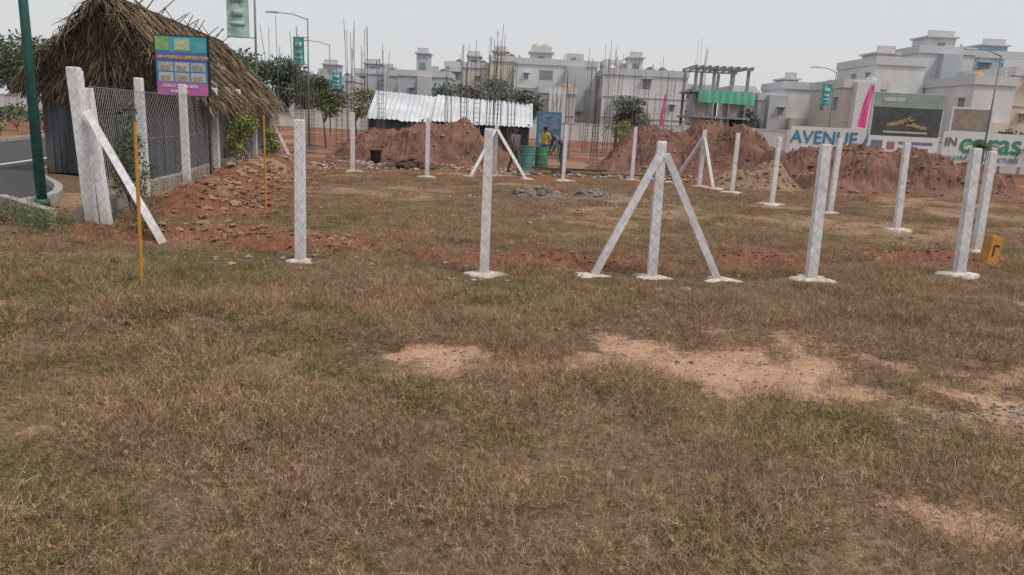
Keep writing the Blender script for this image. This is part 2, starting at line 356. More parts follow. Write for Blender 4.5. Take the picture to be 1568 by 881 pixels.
for (x0,y0),(x1,y1) in zip(FL[:-1],FL[1:]):
    a=Vector((x0+.07,y0,0));b=Vector((x1+.07,y1,0));Lh=(b-a).length;H0,H1=.32,2.0;hh=H1-H0
    d=(b-a)/Lh;s=-hh
    while s<Lh:
        for sg in(0,1):
            t0,t1=s,s+hh;zz=[H0,H1] if sg==0 else [H1,H0]
            c0=max(t0,0);c1=min(t1,Lh)
            if c1>c0:
                f=lambda t:zz[0]+(zz[1]-zz[0])*(t-t0)/hh
                ch.tube(a+d*c0+Vector((0,0,f(c0))),a+d*c1+Vector((0,0,f(c1))),.0025,n=3,cap=False)
        s+=.13
    for z in(.34,1.15,2.0):ch.tube(a+Vector((0,0,z)),b+Vector((0,0,z)),.004,n=4)
ch.obj('chain_link_fence',wire)
ye=M('ochre_paint',(.55,.28,.04),(.4,.2,.05),8)
def stake(x,y,h,lx):
    mb=MB();mb.tube((0,0,-.2),(lx*.5,.01,h*.5),.02,.018,7);mb.tube((lx*.5,.01,h*.5),(lx,0,h),.018,.016,7);mb.tube((lx*.5,.01,h*.49),(lx*.5,.01,h*.51),.022,.022,7);mb.obj('bamboo_stake',ye,loc=(x,y,gz(x,y)),smooth=False)
stake(-3.86,7.48,1.64,.04);stake(-4.54,13.39,1.68,0)
bx=MB();bx.box(-.1,.1,-.08,.08,-.05,.4);bx.box(-.09,.09,-.07,.07,.4,.43)
bx.box(-.05,-.02,-.084,-.08,.12,.3,1);bx.box(-.02,.06,-.084,-.08,.27,.3,1)
o=bx.obj('boundary_stone',[M('stone_orange_paint',(.6,.29,.06),(.4,.2,.08),12,bump=.3),M('black_marks',(.05,.04,.03))],loc=(7.3,11.27,gz(7.3,11.27)));o.rotation_euler=(0,.08,.25)

# ------------------------------------------------------------ road
rm=M('asphalt',(.085,.085,.088),(.05,.05,.053),25,bump=.3,bscale=80)
near=[(-8.3,-12),(-8.25,5),(-8.3,12),(-9.0,14.4),(-11.6,18),(-13.2,24),(-14.9,31),(-19,48),(-33,105)]
farE=[(-17,-12),(-17,5),(-17.6,12),(-18,14.4),(-18.5,18),(-19.3,24),(-20.6,31),(-25.5,48),(-41,105)]
def smoothpts(p,n=6):
    out=[]
    for i in range(len(p)-1):
        p0=Vector(p[max(i-1,0)]);p1=Vector(p[i]);p2=Vector(p[i+1]);p3=Vector(p[min(i+2,len(p)-1)])
        for k in range(n):
            t=k/n;out.append(.5*((2*p1)+(p2-p0)*t+(2*p0-5*p1+4*p2-p3)*t*t+(3*p1-p0-3*p2+p3)*t**3))
    out.append(Vector(p[-1]));return out
A_=smoothpts(near);B_=smoothpts(farE)
def strip(mb,P0,P1,z,m=0):
    vs=[(p.x,p.y,z) for p in P0]+[(p.x,p.y,z) for p in P1];k=len(P0)
    mb.add(vs,[(i,i+1,k+i+1,k+i) for i in range(k-1)],m)
mb=MB();strip(mb,A_,B_,.0);mb.obj('road',rm)
mb=MB()
mid=[a.lerp(b,.22+.22*min(1,max(0,(20-a.y)/8))) for a,b in zip(A_,B_)];mid2=[m_+Vector((-.16,0)) for m_ in mid];strip(mb,mid,mid2,.005)
mb.obj('road_marking',M('road_paint',(.78,.78,.76),(.55,.55,.54),10))
def kerb(name,pts,side):
    mb=MB();k=len(pts);o=[p+Vector((side*.16,0)) for p in pts]
    strip(mb,pts,o,.14);vs=[(p.x,p.y,-.03) for p in pts]+[(p.x,p.y,.14) for p in pts];mb.add(vs,[(i,i+1,k+i+1,k+i) for i in range(k-1)])
    vs=[(p.x,p.y,-.03) for p in o]+[(p.x,p.y,.14) for p in o];mb.add(vs,[(i,i+1,k+i+1,k+i) for i in range(k-1)])
    mb.obj(name,M('kerb_concrete',(.45,.44,.41),(.28,.26,.24),6))
kerb('kerb',A_,1);kerb('kerb',B_,-1)

# ------------------------------------------------------------ hut
hut=empty('thatched_hut',(0,0,0))
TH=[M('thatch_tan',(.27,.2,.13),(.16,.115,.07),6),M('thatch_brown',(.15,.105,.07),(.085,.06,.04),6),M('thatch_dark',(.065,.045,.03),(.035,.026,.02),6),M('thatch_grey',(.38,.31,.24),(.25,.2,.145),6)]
R=random.Random(11)
fl=Vector((-11.45,18.2,0));fr=Vector((-8.2,18.0,0));bl=Vector((-13.2,29.8,0));br=Vector((-9.95,29.6,0))
up=lambda v,z:Vector((v.x,v.y,z))
rf=up((fl+fr)/2+Vector((.2,-.5,0)),4.15);rb=up((bl+br)/2,4.1)
eRf=up(fr+Vector((.5,-.4,0)),2.05);eRb=up(br+Vector((.5,.2,0)),2.0);eLf=up(fl+Vector((-.35,-.4,0)),2.15);eLb=up(bl+Vector((-.4,.2,0)),2.1)
def thatch(mb,a,b,c,d,n,lift=.1,ln=(.5,1.0)):
    """a-b ridge edge, d-c eave edge"""
    nrm=(b-a).cross(d-a).normalized()
    if nrm.z<0:nrm=-nrm
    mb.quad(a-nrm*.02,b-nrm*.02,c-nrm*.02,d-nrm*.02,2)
    for i in range(n):
        u=R.random();v=R.random()
        p=a.lerp(b,u).lerp(d.lerp(c,u),v*1.0);dn=(d.lerp(c,u)-a.lerp(b,u)).normalized()
        al=(b-a).normalized()
        dr=(dn+al*R.gauss(0,.28)).normalized();l=R.uniform(*ln);w=R.uniform(.012,.04)
        q=p+nrm*R.uniform(.0,lift);e1=q+dr*l*.6+nrm*R.uniform(-.02,.06);e2=q+dr*l+nrm*R.uniform(-.08,.03)+Vector((0,0,-R.uniform(0,.12)))
        s=(al+nrm*R.uniform(-.4,.4)).normalized()*w
        mb.add([q-s,q+s,e1+s*.8,e1-s*.8,e2+s*.15,e2-s*.15],[(0,1,2,3),(3,2,4,5)],R.choices([0,1,2,3],[4,4,2,2])[0])
mb=MB()
thatch(mb,rf,rb,eRb,eRf,7000);thatch(mb,rf,rb,eLb,eLf,1600)
mid_=(eLf+eRf)/2;gf=Vector((0,.22,0))
gt=[eLf+gf,eRf+gf,rf+gf]
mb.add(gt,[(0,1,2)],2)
for i in range(3000):
    a,b=R.random(),R.random()
    if a+b>1:a,b=1-a,1-b
    p=gt[2]+(gt[0]-gt[2])*a+(gt[1]-gt[2])*b
    side=-1 if (p.x<rf.x) else 1
    dr=Vector((side*R.uniform(.1,1.0)+R.gauss(0,.3),0,-1)).normalized();l=R.uniform(.3,.7);w=R.uniform(.01,.03)
    q=p+Vector((0,-R.uniform(.01,.12),0));e=q+dr*l+Vector((0,-R.uniform(0,.06),0));s=Vector((dr.z,0,-dr.x))*w
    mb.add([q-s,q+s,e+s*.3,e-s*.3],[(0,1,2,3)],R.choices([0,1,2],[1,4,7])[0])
for (A0,B0) in((rf,eLf),(rf,eRf),(eRf,eRb),(eLf,eLb),(rf,rb)):
    for i in range(int((B0-A0).length*170)):
        p=A0.lerp(B0,R.random())+Vector((R.gauss(0,.05),R.gauss(0,.05),R.gauss(0,.05)))
        dr=((B0-A0).normalized()*R.uniform(-.3,1)+Vector((R.gauss(0,.5),R.gauss(-.3,.4),-R.uniform(.0,1.2)))).normalized()
        l=R.uniform(.15,.5);s=Vector((R.gauss(0,1),R.gauss(0,1),R.gauss(0,1))).normalized()*R.uniform(.006,.018)
        e=p+dr*l;mb.add([p-s,p+s,e+s*.2,e-s*.2],[(0,1,2,3)],R.choices([0,1,2,3],[4,4,2,2])[0])
mb.obj('thatch_roof',TH,hut)
mb=MB()
for i in range(17):
    t=.02+i*.058+R.uniform(-.015,.015);p=rf.lerp(rb,t)
    for s in(-1,1):
        if R.random()<.85:mb.tube(p+Vector((s*.25,0,-.25)),p+Vector((-s*R.uniform(.25,.6),R.uniform(-.3,.3),R.uniform(.25,.5))),.02,.012,5)
mb.tube(rf+Vector((0,-.2,.08)),rb+Vector((0,0,.08)),.03,.03,6)
for q in (fl,fr,bl,br,(fl+fr)/2,fr.lerp(br,.5),fr.lerp(br,.25),fr.lerp(br,.75)):mb.tube(up(q,0),up(q,2.5),.05,.045,7)
mb.obj('roof_poles',M('pole_wood',(.16,.11,.075),(.08,.055,.04),8),hut)
cs=M('weathered_sheet',(.17,.185,.21),(.06,.06,.065),2.5,rough=.5,metal=.35,streak=True)
mb=MB();mb.corr(up(fl,.02),up(fr,.02),up(fr,2.35),up(fl,2.35),.16,.025);mb.corr(up(fr,.02),up(br,.02),up(br,2.25),up(fr,2.25),.16,.025);mb.corr(up(bl,.02),up(fl,.02),up(fl,2.3),up(bl,2.3),.16,.025);mb.corr(up(br,.02),up(bl,.02),up(bl,2.3),up(br,2.3),.16,.025)
mb.obj('sheet_metal_walls',cs,hut)
mb=MB();mb.box(-10.7,-9.9,17.93,17.96,.05,1.95);mb.obj('door',M('door_dark',(.05,.06,.065),(.03,.035,.04),5),hut)

# ------------------------------------------------------------ banner on hut
bn=empty('advertising_banner',(-8.12,17.0,2.0))
W,Hh=1.14,1.25
mb=MB();mb.box(0,W,0,.03,0,Hh,0);mb.box(-.02,0,-.01,.04,-.02,Hh+.02,1);mb.box(W,W+.05,-.01,.04,-.02,Hh+.02,1);mb.box(0,W,-.01,.04,-.02,0,1);mb.box(0,W,-.01,.04,Hh,Hh+.02,1)
mb.tube((.05,.06,-2),(.05,.06,Hh),.025,m=1);mb.tube((W-.05,.06,-2),(W-.05,.06,Hh),.025,m=1)
mb.obj('frame',[M('banner_blue',(.08,.2,.5),(.06,.34,.5),3),M('frame_black',(.04,.04,.045))],bn)
mb=MB();mb.box(.0,W,-.006,-.002,.92,Hh-.002,0);mb.box(.42,.76,-.012,-.007,.96,1.2,1);mb.box(0,W,-.006,-.002,0,.27,2)
mb.box(0,.3,-.010,-.0065,.95,Hh-.004,5);mb.box(.0,W,-.006,-.002,.73,.9,7)
k=0
for r_ in range(2):
    for c_ in range(3):
        mb.box(.05+c_*.36,.37+c_*.36,-.006,-.002,.29+r_*.22,.48+r_*.22,3+k%2);mb.box(.09+c_*.36,.31+c_*.36,-.010,-.0065,.31+r_*.22,.41+r_*.22,6);k+=1
mb.obj('artwork',[M('banner_teal',(.12,.45,.4),(.06,.3,.5),4),M('banner_cream',(.6,.6,.4),(.3,.45,.3),12),M('banner_pink',(.6,.15,.3),(.35,.15,.45),4),M('pic_a',(.4,.5,.58),(.58,.5,.4),12),M('pic_b',(.6,.48,.4),(.25,.36,.46),12),M('banner_leaf',(.35,.5,.15),(.12,.35,.2),6),M('pic_c',(.25,.2,.18),(.45,.38,.3),20),M('banner_violet',(.25,.1,.38),(.12,.14,.45),3)],bn)
text('ASK HOUSING & CONSTRUCTION',(.04,-.012,.78),.09,M('banner_yellow',(.8,.7,.1)),bn,sx=.8)
text('CONTACT 98400 00000',(.12,-.012,.16),.09,M('white_print',(.8,.8,.8)),bn,sx=.85)
text('BUILDERS',(.3,-.012,.05),.09,M('white_print'),bn)

# ------------------------------------------------------------ lamps / flags
gp=M('green_pole_paint',(.05,.16,.14),(.03,.11,.1),6,rough=.5);gp2=M('dull_pole',(.2,.24,.24),(.13,.16,.16),6,rough=.5)
hd=M('lamp_head',(.3,.31,.32),rough=.4)
def lamp(x,y,h,arm,m,r=.07,flag=None,fc=None,name='street_lamp'):
    e=empty(name,(x,y,0));mb=MB()
    mb.tube((0,0,0),(0,0,.12),r*1.5,r*1.4,12);mb.tube((0,0,.1),(0,0,h),r,r*.6,12)
    mb.tube((0,0,h-.05),(arm*.5,0,h+.18),r*.5,r*.4,7);mb.tube((arm*.5,0,h+.18),(arm,0,h+.22),r*.4,r*.4,7)
    mb.obj('pole',m,e,True)
    s=1 if arm>0 else -1
    b=MB();b.add([(arm,-.1,.18),(arm+s*.55,-.13,.2),(arm+s*.55,.13,.2),(arm,.1,.18),(arm,-.06,.27),(arm+s*.5,-.08,.26),(arm+s*.5,.08,.26),(arm,.06,.27)],[(0,3,2,1),(4,5,6,7),(0,1,5,4),(1,2,6,5),(2,3,7,6),(3,0,4,7)])
    b.obj('lamp_head',hd,e,loc=(0,0,h))
    if flag:
        x0,x1,z0,z1=flag;f=MB();nn=8
        vs=[]
        for i in range(nn+1):
            for j in range(nn+1):
                vs.append((x0+(x1-x0)*i/nn,.04*math.sin(i*.9+j*.4),z0+(z1-z0)*j/nn))
        f.add(vs,[(i*(nn+1)+j,(i+1)*(nn+1)+j,(i+1)*(nn+1)+j+1,i*(nn+1)+j+1) for i in range(nn) for j in range(nn)])
        w=x1-x0;hh=z1-z0
        f.box(x0+w*.2,x1-w*.2,-.06,-.055,z0+hh*.62,z0+hh*.82,1);f.box(x0+w*.15,x1-w*.15,-.06,-.055,z0+hh*.2,z0+hh*.28,1);f.box(x0+w*.25,x1-w*.25,-.06,-.055,z0+hh*.36,z0+hh*.5,2)
        f.tube((0,0,z1+.02),(x0,0,z1+.02),.02,m=3);f.tube((0,0,z0-.02),(x0,0,z0-.02),.02,m=3)
        f.obj('banner_flag',[fc,M('flag_print',(.4,.58,.58)),M('flag_print2',(.2,.38,.3),(.5,.55,.5),9),gp2],e,True)
teal=M('flag_teal',(.08,.36,.46),(.08,.44,.48),3);tealg=M('flag_green',(.25,.46,.42),(.5,.64,.58),4)
lamp(-8.12,12.6,7.2,-1.6,gp,.085)
lamp(-10.75,31,7.4,-1.4,gp2,.06,(-1.15,-.25,4.5,6.6),tealg)
lamp(-10.6,38,6.1,-1.5,gp2,.05,(-.72,-.2,3.95,5.2),teal)
lamp(-13.8,55,6.3,-1.5,gp2,.05,(.15,.85,3.3,4.45),teal)
lamp(19.5,48,5.6,-1.1,gp2,.05,(-.75,-.15,3.65,4.8),teal)
lamp(22.1,36,5.75,-1.2,gp2,.05)
def pinkflag(x,y,h,w,k=.5):
    mb=MB();mb.tube((0,0,0),(0,0,h),.03,.02,6)
    vs=[];n=8
    for j in range(n+1):
        t=j/n;z=h-(h*k)*t
        for i in range(4):vs.append((-w*(i/3)*(.35+.65*t**.7)-w*.35*t*(1-.3*i/3),.05*math.sin(i*1.7+t*5),z+.1*(i/3)))
    mb.add(vs,[(j*4+i,j*4+i+1,j*4+i+5,j*4+i+4) for j in range(n) for i in range(3)],1)
    mb.obj('pink_flag',[gp2,M('flag_pink',(.8,.14,.38),(.7,.1,.32),4)],loc=(x,y,0))
pinkflag(18.3,40,4.4,.5);pinkflag(8.5,45,3.6,.2);pinkflag(-26.5,42,3.4,.3)

# ------------------------------------------------------------ construction site: rebar
rust=M('rebar_steel',(.17,.145,.135),(.11,.095,.09),20,rough=.7)
def rebar(x,y,h,w=.28,n=6,ties=2.6,seed=0):
    Rr=random.Random(seed+int(x*97+y*13));mb=MB()
    pts=[(-w/2,-w/2),(w/2,-w/2),(w/2,w/2),(-w/2,w/2),(0,-w/2),(0,w/2),(w/2,0),(-w/2,0)][:n]
    for px,py in pts:
        hh=h*Rr.uniform(.8,1.05);k=4;q=Vector((px,py,-.1));lx=Rr.gauss(0,.022);ly=Rr.gauss(0,.022)
        for i in range(k):
            e=Vector((px+lx*hh*((i+1)/k)**2,py+ly*hh*((i+1)/k)**2,hh*(i+1)/k));mb.tube(q,e,.0105,.0105,4,cap=False);q=e
    z=.2
    while z<min(ties,h):
        c=[(-w/2,-w/2),(w/2,-w/2),(w/2,w/2),(-w/2,w/2)]
        for i in range(4):
            a=c[i];b=c[(i+1)%4];mb.tube((a[0],a[1],z),(b[0],b[1],z),.007,n=3,cap=False)
        z+=.2
    mb.box(-w*.8,w*.8,-w*.8,w*.8,-.1,.12,1)
    mb.obj('rebar_column',[rust,M('wet_concrete',(.3,.28,.26),(.2,.18,.16),6)],loc=(x,y,0))
for x,y,h in [(-9.9,30.5,5.2),(-9.2,31.5,5.0),(-7.9,33,3.8),(-7.35,32.9,5.4),(-6.9,33.6,5.3),(-6.25,34,4.9),(-2.4,32.2,4.6),(-1.9,33,4.8),(-1.35,33.3,5.0),(-1.0,33.4,5.6),(-.4,34.5,4.2),
   (2.1,38,4.3),(2.5,39.5,4.4),(3.9,45,5.7),(4.6,46,5.2),(5.3,46.5,6.6),(5.9,47,5.9),(8.1,54,6.2),(8.9,55,5.6),(9.5,51,6.3),(10.2,52,5.2),(13.9,61,8.3),(14.6,62,7.6),(3.4,34,3.3),(6.5,38,3.4),(-8.6,31,3.2),(-3.2,33.5,3.6),(1.6,36,3.3)]:
    rebar(x,y,h,ties=random.Random(int(x*10)).uniform(1.6,3.6),n=random.Random(int(y*7)).choice([4,6,8]))
# ------------------------------------------------------------ mounds
def mound(name,x0,x1,y0,y1,gs,m,rough=.3,res=.085,seed=0):
    xs=np.arange(x0,x1,res);ys=np.arange(y0,y1,res);X,Y=np.meshgrid(xs,ys)
    H=np.zeros_like(X);wx=X+(fbm(X,Y,.9,3,seed+8)-.5)*1.2;wy=Y+(fbm(X,Y,.9,3,seed+15)-.5)*1.2
    for cx,cy,sx_,sy_,h in gs:
        d=np.sqrt(((wx-cx)/sx_)**2+((wy-cy)/sy_)**2);H=np.maximum(H,h*(.6*(1-sstep(.15,1.0,d))+.4*np.clip(1.05-d,0,1)))
    on=np.minimum(1,H*2)
    H=H*(1+(fbm(X,Y,1.2,5,seed)-.5)*.3)+(fbm(X,Y,2.6,5,seed+3)-.5)*rough*on
    cl=fbm(X,Y,5.5,3,seed+21);H=H+(np.abs(cl-.5)*2)*rough*.9*on-(RNG.random(X.shape)*.035)*on
    H=H-.09
    ny_,nx_=X.shape;ii=np.arange(nx_*ny_).reshape(ny_,nx_)
    F=np.stack([ii[:-1,:-1],ii[:-1,1:],ii[1:,1:],ii[1:,:-1]],-1).reshape(-1,4)
    Hf=H.ravel();keep=(Hf[F].max(1)>-.08)
    me=bpy.data.meshes.new(name);me.from_pydata(np.stack([X.ravel(),Y.ravel(),Hf],-1).tolist(),[],F[keep].tolist());me.materials.append(m)
    o=bpy.data.objects.new(name,me);ROOT.objects.link(o)
    R=random.Random(seed);mb=MB()
    for i in range(1500):
        a=R.randrange(ny_);b=R.randrange(nx_);z=H[a,b]
        if z<.05:continue
        s=.025+.1*R.random()**3;x,y=X[a,b],Y[a,b];vs=[]
        for (p,q,r) in [(1,0,0),(0,1,0),(-1,0,0),(0,-1,0),(0,0,1)]:
            k=s*R.uniform(.6,1.3);vs.append((x+p*k,y+q*k,z+r*k*.8))
        mb.add(vs,[(0,1,4),(1,2,4),(2,3,4),(3,0,4)],R.choice([0,0,1,2]))
    c=mb.obj('clods',[m,M('clod_brown'),M('clod_tan')]);c.parent=o
    return o
dm=mat('excavated_earth',(.26,.14,.105),(.12,.068,.054),1.3,rough=.95,bump=1,bscale=14)
mound('dirt_mound',-7.5,.5,26,33.5,[(-2.5,29.7,2.0,2.2,1.7),(-3.7,29.5,2.5,2.2,1.55),(-5.2,29.5,2.3,2,1.25),(-1.6,29.3,1.6,1.7,1.1)],dm,seed=1)
mound('dirt_mound',2.0,12,25.5,35,[(5.5,30,2.8,2.6,1.85),(7.4,30.4,2.9,3,2.25),(8.5,29.8,2.7,2.7,2.05),(9.9,29,1.8,2.2,1.25)],dm,seed=5)
mound('dirt_mound',7.8,19,23,31,[(10.6,26.9,2.6,2.5,1.35),(12.3,27,3.2,2.7,1.5),(14.2,27,3.0,2.6,1.5),(15.9,27,2.2,2.3,1.15)],dm,seed=9)
mound('sand_heap',6.2,10,22.5,26.5,[(8.2,24.6,1.3,1.3,.95),(7.4,24.6,1,1,.65)],mat('tan_earth',(.36,.25,.17),(.25,.165,.11),4,rough=.95,bump=.8,bscale=20),.1,.08,2)
gvm=mat('crushed_stone',(.28,.27,.24),(.15,.15,.13),25,rough=.95,bump=1,bscale=40)
mound('gravel_heap',-.4,1.6,17.4,19.4,[(.55,18.4,.7,.65,.3)],gvm,.06,.04,3);mound('gravel_heap',1.0,3.0,17.6,19.7,[(1.95,18.6,.75,.65,.28)],gvm,.06,.04,6)
stones('excavated_rubble',[(-3.3,28.3,2.5,1.2,200,.04,.16),(6.5,28,3.,1.2,240,.04,.16),(12.5,25.3,3,.8,260,.04,.16)],[dm,M('clod_brown'),M('clod_tan')],8)
# ------------------------------------------------------------ shed, barrels, planks
sh=empty('corrugated_shed')
al=mat('bright_aluminium_sheet',(.88,.89,.9),(.6,.62,.65),.9,rough=.3,metal=.5)
mb=MB()
xx=[-7.1,-5.6,-4.1,-2.6,-1.1,.55]
for i in range(5):
    dz=random.Random(i).uniform(-.04,.04)
    mb.corr((xx[i],34.9-.0*i,1.5+dz),(xx[i+1]+.03,34.9,1.5+dz),(xx[i+1]+.03,37.3,2.75+dz-.04*i),(xx[i],37.3,2.83+dz-.04*i),.22,.03)
mb.obj('roof',al,sh)
mb=MB();mb.corr((-7,35.2,0),(.4,35.2,0),(.4,35.2,1.55),(-7,35.2,1.55),.14,.02);mb.corr((.4,35.2,0),(.4,37.2,0),(.4,37.2,2.5),(.4,35.2,1.55),.14,.02);mb.corr((-7,37.2,0),(.4,37.2,0),(.4,37.2,2.6),(-7,37.2,2.6),.14,.02);mb.corr((-7,37.2,0),(-7,35.2,0),(-7,35.2,1.55),(-7,37.2,2.6),.14,.02);mb.obj('walls',cs,sh)
mb=MB()
for x in(-7,-4.5,-2,.4):mb.tube((x,35.1,0),(x,35.1,1.6),.05)
mb.obj('posts',M('pole_wood'),sh)
mb=MB();mb.box(0,1.1,0,.05,.6,2.2);mb.box(.1,1.0,-.01,-.004,1.4,2.1,1);mb.box(.1,1.0,-.01,-.004,.8,1.2,2);mb.tube((.05,.08,0),(.05,.08,2.2),.04,m=3);mb.tube((1.05,.08,0),(1.05,.08,2.2),.04,m=3)
mb.obj('site_notice_board',[M('notice_blue',(.08,.2,.34)),M('notice_pic',(.2,.3,.4),(.08,.12,.2),6),M('notice_print',(.35,.45,.52),(.1,.2,.35),14),gp2],loc=(.75,34,0))
def barrel(x,y,c,nm):
    r=.235;mb=MB();prof=[(r*.94,0),(r,.02),(r,.26),(r*1.05,.28),(r*1.05,.3),(r,.32),(r,.55),(r*1.05,.57),(r*1.05,.59),(r,.61),(r,.84),(r*1.04,.86),(r*1.04,.88),(r*.95,.88),(r*.95,.85),(.01,.85)]
    mb.lathe(prof,0,0,28);mb.obj('water_barrel',mat(nm,c,tuple(q*.6 for q in c),4,rough=.5),loc=(x,y,gz(x,y)))
barrel(.33,27.1,(.1,.27,.24),'barrel_teal');barrel(.84,27.4,(.09,.24,.15),'barrel_green')
mb=MB();mb.lathe([(.17,0),(.21,.4),(.23,.4),(.23,.44),(.2,.44),(.19,.1),(.01,.08)],0,0,20);mb.obj('black_bucket',M('black_plastic',(.02,.02,.022),rough=.4),loc=(-5.25,27.6,.02))
R=random.Random(5);mb=MB()
for i in range(26):
    x=R.uniform(-1.8,1.6);y=R.uniform(-.8,.8);a=R.gauss(0,.25);l=R.uniform(.6,1.4);z=.03+R.random()*.16
    mb.beam((x-l*math.cos(a),y-l*math.sin(a),z),(x+l*math.cos(a),y+l*math.sin(a),z+R.gauss(0,.03)),R.uniform(.04,.08),m=R.randrange(2))
mb.obj('timber_planks',[M('plank_pale',(.36,.28,.2),(.22,.16,.11),5),M('plank_dark',(.13,.09,.065),(.07,.05,.04),5)],loc=(3.0,26.4,0))
mb=MB()
for i in range(140):
    x=R.gauss(0,.6);y=R.gauss(0,.3);z=max(0,.4-abs(x)*.4)*R.random();mb.box(x,x+.22,y,y+.1,z,z+.075,R.randrange(2))
mb.obj('brick_pile',[M('old_brick',(.22,.13,.1),(.14,.085,.065),5),M('dusty_brick',(.28,.19,.15),(.2,.135,.105),5)],loc=(-3.7,25.6,0))

# ------------------------------------------------------------ people
def person(name,loc,yaw,Jo,shirt,pants,skin=(.16,.085,.055),hair=(.012,.01,.01),H=1.0):
    J={'pel':((0,0,.9),.125),'wai':((0,0,1.03),.115),'che':((0,0,1.25),.145),'nec':((0,0,1.43),.055),'hd0':((0,-.01,1.49),.07),'hd1':((0,-.015,1.57),.092),'hd2':((0,-.005,1.65),.06)}
    for s,k in((1,'R'),(-1,'L')):
        J.update({'sh'+k:((.17*s,0,1.36),.06),'el'+k:((.23*s,.02,1.09),.044),'wr'+k:((.23*s,-.07,.85),.028),'ha'+k:((.23*s,-.1,.78),.032),
          'hi'+k:((.09*s,0,.86),.09),'kn'+k:((.1*s,-.02,.48),.06),'an'+k:((.1*s,.02,.09),.04),'to'+k:((.11*s,-.13,.045),.034)})
    for k,v in Jo.items():J[k]=(v,J[k][1])
    E=[('pel','wai'),('wai','che'),('che','nec'),('nec','hd0'),('hd0','hd1'),('hd1','hd2')]
    for k in'RL':E+=[('che','sh'+k),('sh'+k,'el'+k),('el'+k,'wr'+k),('wr'+k,'ha'+k),('pel','hi'+k),('hi'+k,'kn'+k),('kn'+k,'an'+k),('an'+k,'to'+k)]
    ks=list(J);me=bpy.data.meshes.new('t');me.from_pydata([J[k][0] for k in ks],[(ks.index(a),ks.index(b)) for a,b in E],[])
    o=bpy.data.objects.new('t',me);ROOT.objects.link(o);md=o.modifiers.new('s','SKIN');
    for i,k in enumerate(ks):
        r=J[k][1];me.skin_vertices[0].data[i].radius=(r,r);me.skin_vertices[0].data[i].use_root=(k=='pel')
    sb=o.modifiers.new('ss','SUBSURF');sb.levels=2;sb.render_levels=2
    dg=bpy.context.evaluated_depsgraph_get();m2=bpy.data.meshes.new_from_object(o.evaluated_get(dg));bpy.data.objects.remove(o)
    m2.name='body'
    for c,nm in((skin,'skin'),(shirt,'shirt'),(pants,'trousers'),(hair,'hair'),((.05,.035,.03),'sandal')):m2.materials.append(mat(name+'_'+nm,c,tuple(q*.75 for q in c),12,rough=.8))
    hd=Vector(J['hd1'][0]);hb=Vector(J['hd0'][0]);upv=(hd-hb).normalized();fw=Vector((0,-1,0))
    def dseg(p,a,b):
        a=Vector(a);b=Vector(b);t=max(0,min(1,(p-a).dot(b-a)/(b-a).length_squared));return (p-a.lerp(b,t)).length,t
    for p in m2.polygons:
        c=p.center;best=(9,None,0)
        for a,b in E:
            d,t=dseg(c,J[a][0],J[b][0]);d-=.5*(J[a][1]*(1-t)+J[b][1]*t)
            if d<best[0]:best=(d,(a,b),t)
        a,b=best[1];mi=1
        if b.startswith('hd') or b=='nec' and best[2]>.8:
            mi=0
            if (c-hd).dot(upv)>.035 or ((c-hd).dot(fw)<-.03 and (c-hd).dot(upv)>-.05):mi=3
        elif a.startswith('el') or a.startswith('wr'):mi=0
        elif a.startswith('sh') and best[2]>.75:mi=0
        elif a.startswith('hi') or a.startswith('kn') or b.startswith('hi'):mi=2
        elif (a,b)==('pel','wai') and best[2]<.5:mi=2
        elif a.startswith('an'):mi=4
        p.material_index=mi;p.use_smooth=True
    e=empty(name,loc);e.rotation_euler=(0,0,yaw);e.scale=(H,H,H)
    bo=bpy.data.objects.new('body',m2);ROOT.objects.link(bo);bo.parent=e
    mb=MB()
    for s in(-1,1):
        q=hd+Vector((s*.032,-.083,.005));mb.box(q.x-.011,q.x+.011,q.y-.008,q.y+.004,q.z-.006,q.z+.006,1)
        q=hd+Vector((s*.09,.0,-.005));mb.box(q.x-.01,q.x+.01,q.y-.02,q.y+.02,q.z-.03,q.z+.03,0)
    mb.tube(hd+Vector((0,-.08,.01)),hd+Vector((0,-.108,-.03)),.008,.016,6);mb.box(hd.x-.025,hd.x+.025,hd.y-.085,hd.y-.075,hd.z-.062,hd.z-.05,2)
    for k,s in(('R',1),('L',-1)):
        h0=Vector(J['ha'+k][0]);w0=Vector(J['wr'+k][0]);d=(h0-w0).normalized();side=Vector((0,1,0))
        for i in range(4):
            b=h0+d*.01+side*(i-1.5)*.018;m_=b+d*(.04+.006*(1.5-abs(i-1.5)));t=m_+(d+Vector((-s*.5,0,0))).normalized()*.03;mb.tube(b,m_,.0085,.008,6);mb.tube(m_,t,.008,.006,6)
        b=h0-d*.03+side*-.03;mb.tube(b,b+(d*.6-side).normalized()*.045,.01,.007,6)
    mb.obj('face_and_fingers',[m2.materials[0],M('eye_dark',(.03,.02,.02)),M('lips',(.12,.05,.04))],e,True)
person('construction_worker',(-.12,25.6,0),.6,{'knR':(.1,-.16,.5),'anR':(.1,-.08,.1),'toR':(.1,-.23,.05),'knL':(-.1,.06,.5),'anL':(-.1,.26,.13),'toL':(-.1,.14,.05),'elR':(.24,.12,1.12),'wrR':(.22,.02,.9),'haR':(.22,-.04,.84),'elL':(-.24,-.12,1.13),'wrL':(-.2,-.3,1.03),'haL':(-.19,-.37,1.02)},(.15,.135,.16),(.1,.09,.095),H=.93)
person('construction_worker',(1.0,29.0,0),2.4,{'elR':(.22,-.12,1.12),'wrR':(.12,-.32,1.05),'haR':(.08,-.39,1.03),'elL':(-.22,-.1,1.12),'wrL':(-.12,-.3,1.0),'haL':(-.08,-.37,.98)},(.5,.36,.08),(.07,.07,.09),H=.97)
